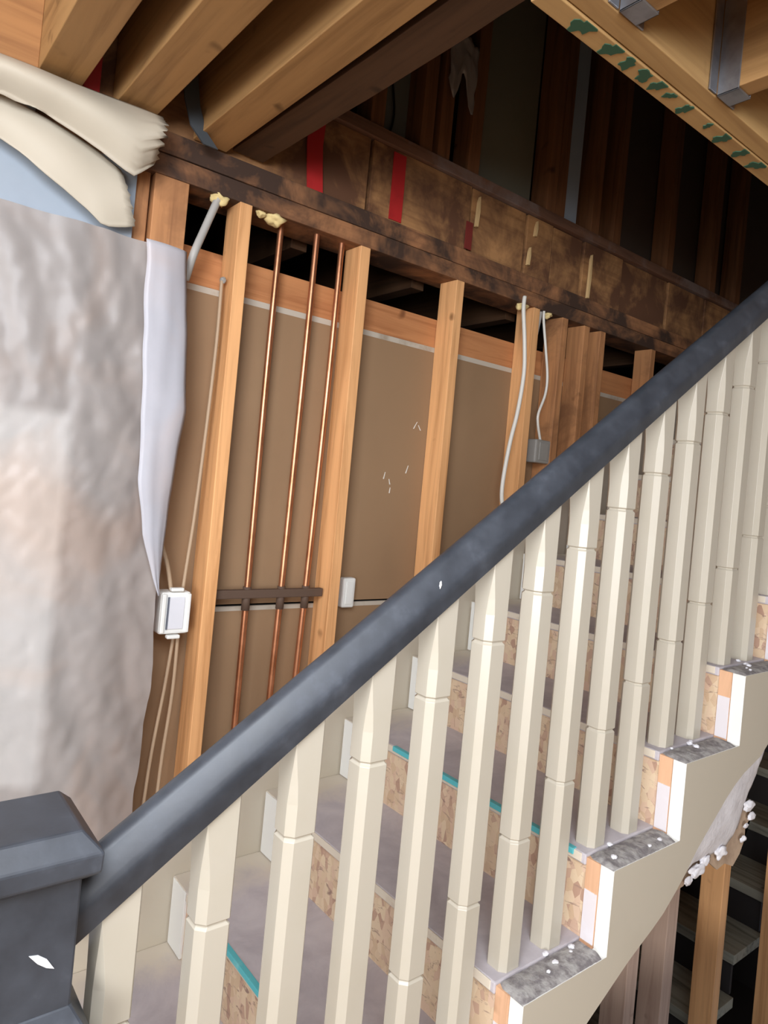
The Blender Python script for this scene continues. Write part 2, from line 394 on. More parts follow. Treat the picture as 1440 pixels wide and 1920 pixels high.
for i in range(len(seams)-1):
    g = .006
    off = [0, .004, .0, .006, .002, .008, .001, .010, 0.003, 0, 0, 0][i]
    if i > 9: continue
    x1 = seams[i+1] if i < 9 else 5.3
    box('rim_board', 'rim', seams[i]+g, x1-g, YW+.006+off, YW+.044+off, PT+.001, 1.098, label=rimlab[i], cat='board', group='rim boards above the stud wall')
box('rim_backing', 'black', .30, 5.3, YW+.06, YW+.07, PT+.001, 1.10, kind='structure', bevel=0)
rough_box('sole_plate', 'rimtop', .885, 5.5, YW-.012, YW+.10, 1.10, 1.14, axis=0, bow=.003, seed=40, label='dusty bottom plate of the upstairs wall, along the top of the rim boards', cat='beam')
# upstairs studs
ups = [(1.295, 'brown upstairs stud beside the dark header, left of the grey board'),
       (1.500, 'dark upstairs stud just right of the grey board'),
       (1.585, 'thin shadowed upstairs stud behind the hanging plastic scrap'),
       (1.728, 'brown upstairs stud at the left edge of the olive panel'),
       (2.165, 'dark upstairs stud at the right edge of the olive panel'),
       (2.225, 'orange-brown upstairs stud just left of the pale blue strip'),
       (2.460, 'upstairs stud right of the pale blue strip'),
       (2.620, 'upstairs stud left of the first black bay'),
       (3.060, 'lone upstairs stud in the black area, above the square rim board'),
       (3.480, 'faint upstairs stud in the black area near the handrail'),
       (3.75, 'faintest upstairs stud, just above the handrail at the right edge')]
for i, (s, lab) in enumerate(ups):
    rough_box('upstairs_stud', 'stud_dim', s-.055, s, YW, YB-.002, 1.14, 3.6, seed=50+i, label=lab, cat='stud', group='upstairs wall studs')
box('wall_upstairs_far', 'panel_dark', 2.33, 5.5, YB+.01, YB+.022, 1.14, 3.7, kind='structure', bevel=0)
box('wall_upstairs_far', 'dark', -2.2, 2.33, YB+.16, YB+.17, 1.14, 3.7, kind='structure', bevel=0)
box('drywall_sheet', 'olive', 1.735, 2.11, YB, YB+.013, 1.145, 3.5, label='tall olive grey drywall back between upstairs studs', cat='drywall')
box('drywall_sheet', 'slate', 1.33, 1.475, YB, YB+.013, 1.145, 3.5, label='narrow slate grey board between upstairs studs, behind the thin black wire', cat='drywall')
box('pale_strip', 'bluewall', 2.240, 2.320, YW+.012, YW+.022, 1.145, 3.4, label='pale blue grey vertical strip between upstairs studs', cat='strip')
tube('black_wire', 'blackcable', [(1.36, YB-.01, 1.145), (1.385, YB-.012, 1.25), (1.36, YB-.01, 1.42), (1.35, YB-.01, 1.7)], .004, label='thin black wire curving over the narrow slate grey board upstairs', cat='wire')
def scrap():
    bm = bmesh.new(); n = 14; g = {}
    for i in range(n):
        for j in range(n):
            u, v = i/(n-1), j/(n-1)
            x = 1.535+.13*u+.012*noise.noise(Vector((u*3, v*3, 1))); z = 1.60-(.19+.06*math.sin(u*9))*v-.03*u
            y = YW-.012-.02*abs(noise.noise(Vector((u*4, v*4, 5))))
            g[i, j] = bm.verts.new((x, y, z))
    for i in range(n-1):
        for j in range(n-1): bm.faces.new((g[i, j], g[i+1, j], g[i+1, j+1], g[i, j+1]))
    o = finish(bm, 'plastic_scrap', 'plastic', smooth=True, label='ragged scrap of clear plastic hanging on upstairs studs', cat='plastic'); s = o.modifiers.new('s', 'SOLIDIFY'); s.thickness = .001
scrap()
# dark cavity behind the open strip: ceiling joists of the next room
for i, x in enumerate((1.10, 1.62, 2.14, 2.66, 3.18)):
    rough_box('far_room_joist', 'joist_shaded', x, x+.06, 2.02, 4.05, .74, 1.01, axis=1, seed=70+i,
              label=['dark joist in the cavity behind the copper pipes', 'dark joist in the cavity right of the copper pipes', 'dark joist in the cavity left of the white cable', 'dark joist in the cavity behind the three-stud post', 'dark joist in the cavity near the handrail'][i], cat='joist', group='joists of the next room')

# red marks, foam, splinters on the rim
def strip(name, mat, pts, y, wdt, th, **k):
    bm = bmesh.new()
    A = []
    for (x, z) in pts: A.append([bm.verts.new((x+dx, yy, z)) for dx in (-wdt/2, wdt/2) for yy in (y-th, y)])
    for a, b in zip(A, A[1:]):
        for q in ((0, 1), (1, 3), (3, 2), (2, 0)): bm.faces.new((a[q[0]], a[q[1]], b[q[1]], b[q[0]]))
    bm.faces.new((A[0][0], A[0][1], A[0][3], A[0][2])); bm.faces.new((A[-1][0], A[-1][1], A[-1][3], A[-1][2]))
    return finish(bm, name, mat, **k)
strip('red_strap', 'red', [(1.052, 1.095), (1.048, 1.0), (1.055, .93), (1.063, .862)], YW+.004, .055, .004, label='twisted red strap on the rim under the dark header', cat='strap', group='red marks on the rim')
strip('red_tape', 'red', [(1.372, 1.088), (1.374, .97), (1.374, .868)], YW+.004, .052, .003, label='bright red vertical tape in the middle of the rim', cat='tape', group='red marks on the rim')
strip('red_tape', 'maroon', [(1.708, .966), (1.708, .868)], YW-.0, .032, .004, label='short dark red tape low on the rim, right of the bright one', cat='tape', group='red marks on the rim')
for i, (x, z0, z1, lab) in enumerate([(1.742, .96, 1.07, 'short pale splinter above the short dark red tape'), (2.035, .90, .97, 'lower pale splinter on the rim above the long white cable'),
                                      (2.062, 1.02, 1.08, 'upper pale splinter on the rim above the long white cable'), (2.425, .865, 1.05, 'long pale splinter, the longest on the rim')]):
    prism('splinter', 'splinter', [(x-.006, z0), (x+.004, z0), (x+.008, (z0+z1)/2), (x+.004, z1), (x-.002, z1-.02), (x-.003, (z0+z1)/2)], YW-.008, YW+.005, label=lab, cat='splinter', group='fresh splinters on the rim')
for i, (x, z, r, lab) in enumerate([(.778, .752, .020, 'yellow foam blob around the grey cable hole'), (.905, .750, .012, 'small yellow foam dab between the two bigger blobs'), (.952, .748, .022, 'yellow foam blob above the first copper pipe'),
                                    (2.052, .752, .020, 'yellow foam blob where the long white cable enters the plate'), (2.205, .752, .017, 'yellow foam blob where the short white cable enters the plate')]):
    lump('foam_blob', 'foam', (x, YW+.022, z-.004), r, seed=i, squash=(1.25, 1, .9), amp=.6, label=lab, cat='foam', group='expanding foam at the cable holes')
# pipes
for i, (xt, xb, lab) in enumerate([(.985, .990, 'left copper pipe of the three'), (1.111, 1.098, 'middle copper pipe of the three'), (1.205, 1.182, 'right copper pipe of the three, nearest the wide stud')]):
    pts = [(xt, YW+.045, PB+.06), (xt-.002, YW+.045, .3), ((xt+xb)/2, YW+.045, -.3), (xb, YW+.045, -.9), (xb, YW+.045, -1.55)]
    o = tube('copper_pipe', 'copper', pts, .0095, n=14, label=lab, cat='pipe', group='copper pipes in the open wall')
    tube('pipe_coupling', 'iron', [((xt+xb)/2, YW+.045, -.415), ((xt+xb)/2, YW+.045, -.345)], .0125, parent=o, n=14)
strip_o = box('pipe_brace', 'iron', .867, 1.250, YW+.030, YW+.050, -.378, -.352, bevel=.003, label='brown horizontal brace strap crossing the three copper pipes', cat='brace')
tube('red_tube', 'maroon', [(.885, YW+.07, PB), (.886, YW+.07, -.4), (.884, YW+.07, -1.5)], .009, label='dark red tube hugging the right side of the stud left of the pipes', cat='pipe')
# cables
tube('grey_cable', 'greycable', [(.776, YW+.02, .765), (.768, YW+.02, .738), (.738, YW+.015, .650), (.706, YW-.005, .566), (.700, YW+.02, .50)], .011, label='thick grey cable slanting down from the foam at left', cat='cable')
tube('tan_cable', 'oldcable', [(.808, YW+.03, .535), (.806, YW+.02, .35), (.800, YW+.02, .1), (.790, YW+.02, -.15), (.776, YW+.02, -.38), (.776, YW+.02, -.62), (.762, YW+.02, -.85), (.755, YW+.02, -1.2)], .005, label='tan cable running down the left side of the stud, right strand', cat='cable', group='tan cables beside the first stud')
tube('tan_cable', 'oldcable', [(.772, YW+.035, -.45), (.758, YW+.035, -.62), (.735, YW+.035, -.85), (.720, YW+.035, -1.2)], .005, label='tan cable under the white electrical box, left strand', cat='cable', group='tan cables beside the first stud')
lump('staple', 'greyplastic', (.812, YW+.03, .53), .009, label='cable staple at the top of the tan cable', cat='staple')
tube('white_cable', 'whitecable', [(2.028, YW-.008, .775), (2.026, YW-.010, .722), (2.047, YW-.012, .60), (2.060, YW-.012, .48), (2.045, YW-.012, .33), (2.018, YW-.012, .205), (1.999, YW-.012, .06), (2.003, YW-.012, -.02), (2.03, YW-.012, -.08), (2.04, YW-.012, -.3)], .008, label='long white cable bowing down the stud left of the grey box', cat='cable', group='white cables')
tube('white_cable', 'whitecable', [(2.172, YW+.01, .775), (2.172, YW+.01, .722), (2.200, YW+.01, .614), (2.228, YW+.01, .50), (2.225, YW+.01, .423), (2.195, YW+.01, .345), (2.20, YW+.012, .30), (2.235, YW+.02, .235)], .0055, label='thin kinked white cable running into the grey box', cat='cable', group='white cables')
tube('grey_flat_cable', 'greycable', [(2.175, YW+.03, .77), (2.168, YW+.03, .72), (2.155, YW+.04, .60), (2.13, YW+.05, .50)], .009, label='grey cable slanting behind the thin white one at the foam', cat='cable')
# boxes
def elec_box(loc, wx, hz, dy, body, front, label, ears=True):
    t = empty('electrical_box', loc, label, 'electrical box'); x, y, z = loc
    b = bmesh.new(); add_box(b, x-wx/2, x+wx/2, y, y+dy, z, z+hz); finish(b, 'box_body', body, t, bevel=.006)
    box('cover_plate', front, x-wx*.28, x+wx*.30, y-.003, y+.002, z+hz*.12, z+hz*.88, parent=t, bevel=.002)
    if ears:
        for sx in (-1, 1):
            box('mounting_flange', body, x+sx*wx*.42-.006, x+sx*wx*.42+.006, y-.006, y+.004, z+.004, z+hz-.004, parent=t, bevel=.003)
        for sz in (0, 1):
            box('clamp_lug', body, x-wx*.22, x+wx*.22, y-.006, y+.012, z+(hz+.002 if sz else -.012), z+(hz+.012 if sz else -.002), parent=t, bevel=.003)
    return t
e = elec_box((.752, YW-.004, -.462), .082, .115, .055, 'whiteplastic', 'paleslot', 'white plastic electrical box beside the edge of the plastic sheet')
box('painted_shadow', 'slot_shade', .728, .732, YW-.0085, YW-.004, -.448, -.360, parent=e, bevel=0)  # raised dark strip, a shadow line painted on the box
tube('box_cable', 'oldcable', [(.744, YW+.02, -.345), (.728, YW+.02, -.28), (.705, YW+.02, -.22)], .006, parent=e)
e = elec_box((2.240, YW+.004, .145), .095, .095, .05, 'greyplastic', 'greyplastic', 'grey electrical box on the stud just above the handrail', ears=False)
e = elec_box((1.375, YB-.03, -.425), .050, .10, .03, 'whiteplastic', 'whiteplastic', 'small white box on the brown drywall just right of the wide stud', ears=False)
# scuffs on the drywall
for i, (x, z, a, l_) in enumerate([(1.62, .222, .5, .03), (1.64, .215, -.6, .022), (1.50, .03, .2, .025), (1.525, .01, -.3, .02), (1.60, .06, .3, .03), (1.53, -.02, .1, .02)]):
    dx, dz = math.sin(a)*l_/2, math.cos(a)*l_/2
    prism('wall_scuff', 'whitecable', [(x-dx-.002, z-dz), (x-dx+.002, z-dz), (x+dx+.001, z+dz), (x+dx-.001, z+dz)], YB-.0015, YB, kind='structure')

# ------------------------------------------------------------------ joists, header and trimmer overhead
JB = .865
jl = ['leftmost wooden joist overhead, ending above the cream flap', 'middle double joist overhead, left of the grey strap', 'right lit double joist overhead, next to the dark header']
for i, (x0, x1) in enumerate(((.292, .386), (.464, .560), (.676, .772))):
    rough_box('ceiling_joist', 'joist', x0, x1, -4.8, YW-.004, JB+.002, 1.142, axis=1, bow=.003, seed=80+i, label=jl[i], cat='joist', group='lit ceiling joists')
rough_box('ceiling_joist', 'joist_shaded', .790, .885, .846, YW-.004, JB+.012, 1.142, axis=1, seed=84, label='dark unlit header at the left end of the stair opening', cat='joist')
box('blocking_board', 'rimwarm', -.60, .290, YW-.038, YW-.006, JB-.02, 1.143, label='orange brown blocking board between the joists in the top left corner', cat='board')
box('blocking_board', 'red', .392, .43, YW-.016, YW-.006, JB+.002, .98, label='dark red patch between the two left joists above the cream flap', cat='board')
# trimmer beam over the near edge of the stairs
tb = empty('trimmer_beam', (3.0, .80, JB), 'long wooden beam with green printed marks along its underside, top right', 'beam')
rough_box('beam_ply', 'beam', .885, 5.5, .803, .846, JB+.001, 1.142, axis=0, bow=.001, seed=95, parent=tb)
rough_box('beam_ply', 'beam', .885, 5.5, .757, .801, JB+.004, 1.142, axis=0, bow=.001, seed=96, parent=tb)
rnd = random.Random(5)
def stamp(x, y, r, seed):          # smeared ink mark, too blurred in the photograph to be read as a letter
    bm = bmesh.new(); n = 18; rr = random.Random(seed); lo_, up_ = [], []
    ph = rr.uniform(0, 6); q = rr.uniform(.45, .7)
    for i in range(n):
        a = 2*math.pi*i/n; rad = r*(1+q*.5*math.cos(2*a+ph)+.22*math.cos(5*a+ph*2)+rr.uniform(-.12, .12))
        px = x+rad*math.cos(a)*.95; py = min(.8445, max(.8045, y+rad*math.sin(a)))
        lo_.append(bm.verts.new((px, py, JB-.0012))); up_.append(bm.verts.new((px, py, JB+.0022)))
    c0 = bm.verts.new((x, y, JB-.0012))
    for i in range(n):
        k = (i+1) % n; bm.faces.new((lo_[i], lo_[k], c0)); bm.faces.new((lo_[i], up_[i], up_[k], lo_[k]))
    finish(bm, 'stamp_mark', 'green', tb)
for i, (x, y, r) in enumerate([(1.000, 0.818, 0.020), (1.090, 0.818, 0.018), (1.146, 0.818, 0.015), (1.202, 0.818, 0.016), (1.251, 0.818, 0.015), (1.298, 0.818, 0.010), (1.364, 0.823, 0.014), (1.458, 0.818, 0.008), (1.530, 0.818, 0.017), (1.622, 0.818, 0.016), (1.703, 0.818, 0.018), (1.86, .826, .017), (1.95, .824, .016), (2.05, .827, .018), (2.2, .825, .016)]): stamp(x, y, r*1.15, i+3)
# joists hung from the near side of the trimmer
for i, x in enumerate((1.035, 1.388)):
    rough_box('hung_joist', 'joist', x-.02, x+.025, -4.8, .755, JB+.006, 1.142, axis=1, seed=100+i, cat='joist', group='joists hung from the beam',
              label=['joist above the beam, in the first grey hanger', 'joist above the beam, in the large grey hanger at the top right', 'joist beyond the top right corner', 'joist further beyond the top right corner'][i])
    if i < 2:
        t = empty('joist_hanger', (x, .70, JB), ['grey metal joist hanger at the top edge, left one', 'larger dull grey metal joist hanger at the top right'][i], 'hanger', 'joist hangers')
        for sx in (-.024, .026): box('side_plate', 'galv', x+sx, x+sx+.003, .706, .751, JB+.0, JB+.20, parent=t, bevel=.001)
        box('seat_plate', 'galv', x-.024, x+.029, .706, .751, JB+.0, JB+.004, parent=t, bevel=.001)
        for sx in (-.052, .027): box('nailing_flange', 'galv', x+sx, x+sx+.028, .752, .756, JB+.006, JB+.22, parent=t, bevel=.001)
# dark strap hanging beside the middle joist
strip('metal_strap', 'steel_dark', [(.617, 1.10), (.628, 1.0), (.640, .93), (.662, .87), (.700, .835)], 1.765, .040, .006, label='dull blue grey metal strap hanging between the middle and right joists', cat='strap')

# ------------------------------------------------------------------ left wall part, sheeting, flaps
WX1 = .44
wall_with_hole('wall_far_painted', 'bluewall', 'y', YW+.01, .10, -5.4, .545, FL, .86, -.45, WX1, -.80, .115)
wn = box('window_1', 'glass', -.45, WX1, YW+.07, YW+.074, -.80, .115, kind='structure', bevel=0)
for nm, a in (('window_frame', (-.45, WX1, -.80, -.76)), ('window_frame', (-.45, WX1, .085, .115)), ('window_frame', (-.45, -.42, -.76, .085)), ('window_frame', (WX1-.03, WX1, -.76, .085))):
    box(nm, 'white', a[0], a[1], YW+.05, YW+.10, a[2], a[3], parent=wn, bevel=.002)

EDGE = [(.70, .660), (.543, .672), (.351, .691), (.143, .708), (-.042, .692), (-.266, .682), (-.364, .684), (-.532, .690), (-.713, .687), (-.920, .676), (-1.60, .665)]
def sheet():
    bm = bmesh.new(); nx, nz = 190, 220; g = {}
    def redge(z): # right edge of the sheet, sagging
        for a, b in zip(EDGE, EDGE[1:]):
            if a[0] >= z >= b[0]: return a[1]+(b[1]-a[1])*(z-a[0])/(b[0]-a[0])+.003*noise.noise(Vector((0, z*11, 2)))
        return EDGE[-1][1]
    for j in range(nz+1):
        v = j/nz
        for i in range(nx+1):
            u = i/nx
            z = .557-1.75*v; xr = redge(z); x = -.85+(xr+.85)*u**.8
            if v == 0: z += .004*noise.noise(Vector((x*8, 0, 3)))
            a = min(1, v*4+.15)
            y = YW-.030-.010*a*(1+math.sin(x*17+2.2*math.sin(z*1.3)+.8*v))-.016*a*noise.noise(Vector((x*5+z*1.2, z*2.2, 4)))-.010*noise.noise(Vector((x*14+z*4, z*6, 7)))-.004*noise.noise(Vector((x*30, z*22, 1)))-a*.009*abs(noise.noise(Vector((x*9+z*5, z*7-x*4, 21))))-a*.0035*abs(noise.noise(Vector((x*22-z*10, z*13, 33))))
            g[i, j] = bm.verts.new((x, y, z))
    for i in range(nx):
        for j in range(nz): bm.faces.new((g[i, j], g[i+1, j], g[i+1, j+1], g[i, j+1]))
    o = finish(bm, 'plastic_sheet', 'plastic', smooth=True, label='wrinkled translucent plastic sheet hung over the window at the left', cat='plastic sheet')
    # the flat doubled edge of the sheet
    bm = bmesh.new(); nx = 10; g = {}
    nz = 90
    for j in range(nz+1):
        z = .555-.90*j/nz; xr = redge(z)+.002
        for i in range(nx+1):
            u = i/nx; LB = [(.70, .555), (.486, .564), (.327, .577), (.140, .590), (-.049, .600), (-.184, .622), (-.30, .660), (-.345, .678), (-.5, .69)]
            lb = next(a[1]+(b[1]-a[1])*(z-a[0])/(b[0]-a[0]) for a, b in zip(LB, LB[1:]) if a[0] >= z >= b[0])
            wdt = max(.003, xr-lb+.006*noise.noise(Vector((3, z*9, 0))))
            g[i, j] = bm.verts.new((xr-wdt*(1-u), YW-.058-.010*math.sin(math.pi*u)+.012*u-.006*noise.noise(Vector((u*3, z*5, 6))), z))
    for i in range(nx):
        for j in range(nz): bm.faces.new((g[i, j], g[i+1, j], g[i+1, j+1], g[i, j+1]))
    e = finish(bm, 'folded_edge', 'plastic_lit', o, smooth=True, label='smoother pale lavender doubled edge'); s = e.modifiers.new('s', 'SOLIDIFY'); s.thickness = .0008
sheet()
def flap(name, top, bot, bulge, ybase, label, seed, ragged=0):
    bm = bmesh.new(); n, m = 60, 26; g = {}
    def lerp(P, t):
        L = [0]
        for a, b in zip(P, P[1:]): L.append(L[-1]+math.dist(a, b))
        s = t*L[-1]
        for k in range(len(P)-1):
            if s <= L[k+1]+1e-9:
                q = (s-L[k])/(L[k+1]-L[k]); return (P[k][0]+(P[k+1][0]-P[k][0])*q, P[k][1]+(P[k+1][1]-P[k][1])*q)
        return P[-1]
    for i in range(n+1):
        u = i/n; a = lerp(top, u); b = lerp(bot, u)
        for j in range(m+1):
            v = j/m; x = a[0]+(b[0]-a[0])*v; z = a[1]+(b[1]-a[1])*v
            if ragged and u > .9: x += ragged*(u-.9)*10*noise.noise(Vector((v*14, seed, 2)))
            if ragged and v == 1: z += ragged*.5*noise.noise(Vector((u*20, seed, 4)))
            y = ybase-bulge*math.sin(math.pi*min(1, v*1.05))*(.6+.4*u)-.006*noise.noise(Vector((x*7, z*9, seed)))
            g[i, j] = bm.verts.new((x, y, z))
    for i in range(n):
        for j in range(m): bm.faces.new((g[i, j], g[i+1, j], g[i+1, j+1], g[i, j+1]))
    o = finish(bm, name, 'cream', smooth=True, label=label, cat='sheeting', group='cream flaps at the ceiling line')
    s = o.modifiers.new('s', 'SOLIDIFY'); s.thickness = .003
flap('cream_flap', [(-.7, .77), (.0, .775), (.225, .785), (.33, .762), (.43, .735), (.490, .708)], [(-.7, .82), (-.1, .80), (.233, .688), (.33, .638), (.42, .590), (.462, .560), (.537, .583)], .015, YW-.035, 'lower cream sheeting flap curving above the blue grey triangle', 2, .012)
flap('cream_flap', [(-.7, .850), (.22, .852), (.568, .858)], [(-.7, .74), (.0, .735), (.225, .77), (.34, .752), (.43, .722), (.489, .695), (.512, .690), (.558, .735)], .045, YW-.075, 'upper cream sheeting roll with ragged right end, hanging from the ceiling line', 3, .02)

# ------------------------------------------------------------------ staircase
RUN, RISE, X0, Z0 = .2675, .1826, .8197, -1.1339
YN, YF = .882, 1.8155
nose = lambda k: (X0+RUN*k, Z0+RISE*k)
st = empty('staircase', (.552, 1.35, FL), 'staircase with worn grey treads and bare chipboard risers, climbing to the right', 'staircase')
for k in range(-1, 10):
    x, z = nose(k)
    tr = box('tread', 'tread', x-.004, x+RUN+.012, YN, YF, z-.024, z, parent=st, bevel=.003)
    box('nosing_edge', 'noseedge', x-.0065, x-.0035, YN+.01, YF-.10, z-.020, z-.001, parent=tr, bevel=.001)
    if k in (0, 2):
        box('teal_tape', 'teal', x-.010, x+.004, YN+.03, YF-.26, z-.012, z+.0015, parent=tr, bevel=.001, label='teal tape along the front edge')
    box('riser', 'osb', x+.002, x+.014, YN, YF, z-RISE+.0, z-.024, parent=st, bevel=0)
    # painted end of the riser by the wall
    bm = bmesh.new(); add_box(bm, x-.006, x+.002, YF-.090, YF-.006, z-RISE+.003, z-.002)
    finish(bm, 'painted_riser_end', 'white', st, bevel=.001, label='white painted end of the riser by the wall')
# inner carriage under the treads
def clow(x): return max(FL, -1.134+.6826*(x-.8197)-.36)
stepped('carriage', 'stud_dark', [(nose(k)[0]+.015, nose(k+1)[0]+.015, nose(k)[1]-.026) for k in range(-1, 10)], clow, YF-.06, YF-.022, parent=st)
# near raw stringer, orange upper / primer lower at each step
def near_poly(dx):
    p = []
    for k in range(-1, 10):
        x, z = nose(k); p += [(x+dx, (z-RISE) if k > -1 else FL), (x+dx, z-.006)]
    return p
lower = [(X0+RUN*10, nose(9)[1]-.006), (X0+RUN*10, -.797+.6826*(X0+RUN*10)-.75), (1.92, -.710), (1.70, -.848), (1.57, -.937), (1.448, -.993), (1.305, -1.075), (.95, -1.285), (.62, -1.48), (.552, FL)]
def lowline(x): # soffit line of the near skirt
    P = [(.552, -1.499), (.62, -1.48), (.95, -1.285), (1.307, -1.078), (1.451, -.996), (1.573, -.939), (1.658, -.876), (1.711, -.822), (1.793, -.760), (1.872, -.701), (1.935, -.671), (2.03, -.641), (2.068, -.615), (2.3, -.44), (3.6, .45)]
    for a, b in zip(P, P[1:]):
        if a[0] <= x <= b[0]: return a[1]+(b[1]-a[1])*(x-a[0])/(b[0]-a[0])
stepped('stringer', 'orange_end', [(nose(k)[0], nose(k+1)[0], nose(k)[1]-.006) for k in range(-1, 9)], lambda x: lowline(x)+.07, .849, YN-.0005, parent=st)
for k in range(-1, 9):
    x, z = nose(k)
    box('primed_patch', 'lavender', x-.0015, x, .8485, YN-.002, z-RISE+.001, z-RISE*.40, parent=st, bevel=0, label='pinkish white primer on the raw wood end')
# beige drywall skirt on the near side
sk = stepped('stair_skirt', ('beige_sheet', 'white'), [(nose(k)[0]+.004, nose(k+1)[0]+.004, nose(k)[1]-.006) for k in range(-1, 9)], lowline, .815, .848, top_mi=1, label='beige saw-toothed drywall skirt under the near side of the stairs', cat='skirting')
for k in range(-1, 9):      # plaster dust and grit on the open tread ends
    x, z = nose(k)
    bm = bmesh.new(); rnd = random.Random(k+40); nx = 26; g = {}
    for i in range(nx+1):
        for j in range(5):
            xx = x+.003+(RUN-.004)*i/nx; yy = .8155+.070*j/4
            g[i, j] = bm.verts.new((xx, yy, z-.0065+(.005+.010*abs(noise.noise(Vector((xx*40, yy*60, k)))) if 0 < j < 4 and 0 < i < nx else 0)))
    for i in range(nx):
        for j in range(4): bm.faces.new((g[i, j], g[i+1, j], g[i+1, j+1], g[i, j+1]))
    finish(bm, 'plaster_dust', 'dust', st, kind='stuff', smooth=True)
    if 0 < k < 7:
        for q in range(5):
            lump('plaster_crumb', 'gypsum', (x+rnd.uniform(.04, .24), rnd.uniform(.83, .90), z+.001), rnd.uniform(.003, .0075), seed=q+k*5, parent=st, squash=(1.3, 1, .7))
# torn gypsum at the lower edge of the skirt
def torn():
    edge_in = [(2.080, -.622), (2.03, -.637), (1.935, -.665), (1.872, -.695), (1.793, -.752), (1.711, -.815), (1.658, -.870), (1.62, -.90)]
    edge_out = [(2.092, -.660), (2.079, -.707), (2.050, -.741), (2.020, -.790), (1.991, -.850), (1.930, -.880), (1.836, -.880), (1.754, -.875), (1.700, -.895), (1.65, -.905)]
    bm = bmesh.new(); n, m = 42, 10; g = {}
    def at(P, t):
        s = t*(len(P)-1); k = min(int(s), len(P)-2); q = s-k; return Vector((P[k][0]+(P[k+1][0]-P[k][0])*q, 0, P[k][1]+(P[k+1][1]-P[k][1])*q))
    for i in range(n+1):
        a, b = at(edge_in, i/n), at(edge_out, i/n)*1.032
        for j in range(m+1):
            v = j/m; p = a.lerp(b, v); p.y = .835+.035*v*v+.004*noise.noise(Vector((p.x*30, p.z*30, 2)))
            if j == m: p += Vector((.008*noise.noise(Vector((i*.9, 1, 1))), 0, .012*noise.noise(Vector((i*.8, 2, 4)))))
            g[i, j] = bm.verts.new(p)
    for i in range(n):
        for j in range(m): bm.faces.new((g[i, j], g[i+1, j], g[i+1, j+1], g[i, j+1]))
    o = finish(bm, 'torn_edge', 'gypsum', sk, smooth=True, label='torn edge of bare white gypsum'); s = o.modifiers.new('s', 'SOLIDIFY'); s.thickness = .010
    rr = random.Random(8)
    pb = [(2.085, -.796), (2.145, -.856), (2.110, -.880), (2.114, -.915), (2.090, -.951), (2.053, -.977), (2.00, -.955), (1.96, -.962), (1.905, -.926), (1.86, -.945), (1.823, -.935), (1.78, -.955), (1.734, -.957), (1.69, -.985), (1.654, -.995), (1.62, -.99), (1.68, -.93), (1.740, -.89), (1.839, -.84), (1.95, -.80), (2.05, -.74)]
    prism('torn_paper', 'tornpaper', pb, .872, .878, parent=sk, label='torn brown paper behind the gypsum')
    for q, (x, z, r_) in enumerate([(2.095, -.81, .020), (2.115, -.845, .016), (2.075, -.90, .012), (1.945, -.905, .022), (1.86, -.905, .018), (1.82, -.92, .024), (1.78, -.935, .014), (2.06, -.72, .016), (2.09, -.68, .012), (1.70, -.895, .010), (2.03, -.80, .010), (2.085, -.865, .009)]):
        lump('gypsum_lump', 'gypsum', (x, .860, z), r_, seed=q+60, parent=sk, squash=(1.35, .35, .7), amp=.6)
torn()
# far beige skirt
fp = []
for x in (.20, 2.16): fp.append((x, -1.134+.6826*(x-.8197)+.14))
fp[0] = (.20, -1.40)
fp = [(.20, FL), (2.16, FL), (2.16, -1.134+.6826*(2.16-.8197)+.14), (.43, -1.134+.6826*(.43-.8197)+.14), (.20, -1.26)]
prism('stair_skirt', 'beige', fp, YF, YW-.001, label='beige painted skirting wall behind the treads, below the open studs', cat='skirting')
fp = [(2.161, FL), (3.6, FL), (3.6, -1.134+.6826*(3.6-.8197)+.09), (2.161, -1.134+.6826*(2.161-.8197)+.09)]
prism('stair_skirt', 'taupe', fp, YF, YW-.001, label='bare taupe skirting board behind the upper treads', cat='skirting')

# ------------------------------------------------------------------ newel post, handrail, balusters
RB = lambda x: -.797+.6826*x
YC = .911
def loft(sections, close=True):
    bm = bmesh.new(); R_ = [[bm.verts.new(p) for p in s] for s in sections]
    for a, b in zip(R_, R_[1:]):
        for i in range(len(a)): j = (i+1) % len(a); bm.faces.new((a[i], a[j], b[j], b[i]))
    if close: bm.faces.new(R_[0]); bm.faces.new(R_[-1][::-1])
    return bm
hp = [(-.024, 0), (-.029, .003), (-.0325, .026), (-.0345, .040), (-.033, .048), (-.029, .055), (-.016, .0825), (-.010, .088), (0, .0905)]
prof = hp+[(-y, z) for y, z in hp[-2::-1]]
secs = [[(x, YC+y, RB(x)+dz) for y, dz in prof] for x in [.255+.1*i for i in range(34)]]
rail = finish(loft(secs), 'handrail', 'rail', label='dark charcoal painted handrail rising from the newel to the upper right', cat='handrail', smooth=True)
rail.modifiers.new('e', 'EDGE_SPLIT').split_angle = R(50)
lump('paint_chip', 'spot', (.835, YC-.031, RB(.835)+.062), .004, seed=4, parent=rail, squash=(.7, .3, 1.6), label='small white chip')

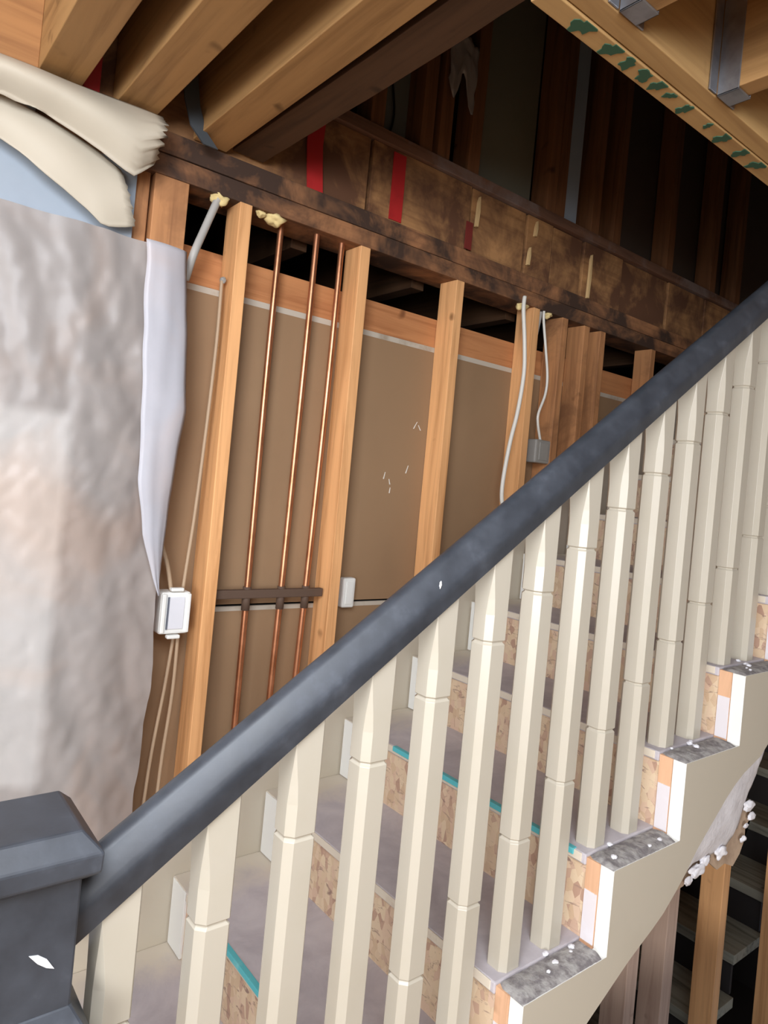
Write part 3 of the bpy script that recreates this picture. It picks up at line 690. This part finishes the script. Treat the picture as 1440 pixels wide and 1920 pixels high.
nx0, nx1, ny0, ny1 = .128, .268, .850, .974
nw = empty('newel_post', ((nx0+nx1)/2, (ny0+ny1)/2, FL), 'charcoal painted square newel post with a sloped-edge cap at the foot of the handrail', 'newel post')
box('post', 'rail', nx0, nx1, ny0, ny1, -.66, -.50, parent=nw, bevel=.003)
def ring(x0, x1, y0, y1, z): return [(x0, y0, z), (x1, y0, z), (x1, y1, z), (x0, y1, z)]
def rg(g, z): return ring(nx0-g, nx1+g, ny0-g, ny1+g, z)
finish(loft([rg(.001, -.503), rg(.006, -.500), rg(.017, -.492), rg(.018, -.468), rg(-.002, -.447), rg(-.004, -.445)]), 'cap', 'rail', nw, bevel=.003)
finish(loft([rg(.030, FL), rg(.030, -.700), rg(.020, -.685), rg(.002, -.655), rg(-.002, -.652)]), 'base_block', 'rail', nw, bevel=.003)
prism('paint_chip', 'spot', [(.216, -.578), (.226, -.580), (.236, -.588), (.245, -.602), (.236, -.598), (.226, -.590)], ny0-.0012, ny0+.001, parent=nw, label='white scrape on the front')

ordn = ['first', 'second', 'third', 'fourth', 'fifth', 'sixth', 'seventh', 'eighth', 'ninth', 'tenth', 'eleventh', 'twelfth', 'thirteenth', 'fourteenth', 'fifteenth', 'sixteenth']
def baluster(k):
    x = .4433+.13375*k; wd = .050; y0 = .8885; kk = math.floor((x-X0)/RUN+.02)
    zb = FL if kk < -1 else nose(kk)[1]
    zt = RB(x+wd/2); g1 = zt-.168; g2 = g1-.50
    def sec(z, c, inset=0, top=False):
        a, b = x+inset, x+wd-inset; p, q = y0+inset, y0+wd-inset; c = max(c, .0006); e = .0025
        pts = [(a+c, p), (b-e, p), (b, p+e), (b, q-e), (b-e, q), (a+c*.7, q), (a, q-c*.7), (a, p+c)]
        return [(u, v, (RB(u)+.004) if top else z) for u, v in pts]
    c0 = .012
    S = [sec(zb, c0)]
    for g in sorted([g for g in (g1, g2) if g > zb+.03]):
        S += [sec(g-.005, c0), sec(g-.001, c0, .0032), sec(g+.001, c0, .0032), sec(g+.004, c0)]
    S += [sec(zt-.115, c0), sec(zt-.085, .009), sec(zt-.055, .0045), sec(zt-.025, .0008), sec(0, .0008, top=True)]
    finish(loft(S), 'baluster', 'beige_gloss', label='beige painted square baluster, %s up from the newel post' % ordn[k+1], cat='baluster', group='balusters of the stair railing', bevel=.002)
for k in range(-1, 15): baluster(k)

# ------------------------------------------------------------------ under the stairs, lower right
for i, (xr, y, m, top, lab) in enumerate([(2.250, 1.23, 'pinkstud', -.30, 'pinkish brown stud under the skirt, leftmost below the stairs'), (2.495, 1.23, 'pinkstud', -.25, 'grey brown stud below the stairs, left of the black gap'),
                                       (2.887, 1.23, 'stud', -.05, 'bright orange stud below the torn gypsum'), (3.485, 1.23, 'stud', .1, 'orange stud cut by the right edge of the picture')]):
    rough_box('under_stair_stud', m, xr-(.066, .070, .055, .045)[i], xr, y, y+.089, -3.1, top, seed=120+i, label=lab, cat='stud', group='studs under the stairs')
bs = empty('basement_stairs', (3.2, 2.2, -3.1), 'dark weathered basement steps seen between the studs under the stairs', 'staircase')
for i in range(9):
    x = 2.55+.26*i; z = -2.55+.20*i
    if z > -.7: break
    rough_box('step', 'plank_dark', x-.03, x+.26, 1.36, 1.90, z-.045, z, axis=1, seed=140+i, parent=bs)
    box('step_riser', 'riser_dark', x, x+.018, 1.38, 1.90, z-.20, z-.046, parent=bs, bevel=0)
box('wall_under_stairs', 'dark', 5.0, 5.05, .9, 4.1, -3.1, 1.0, kind='structure', bevel=0)
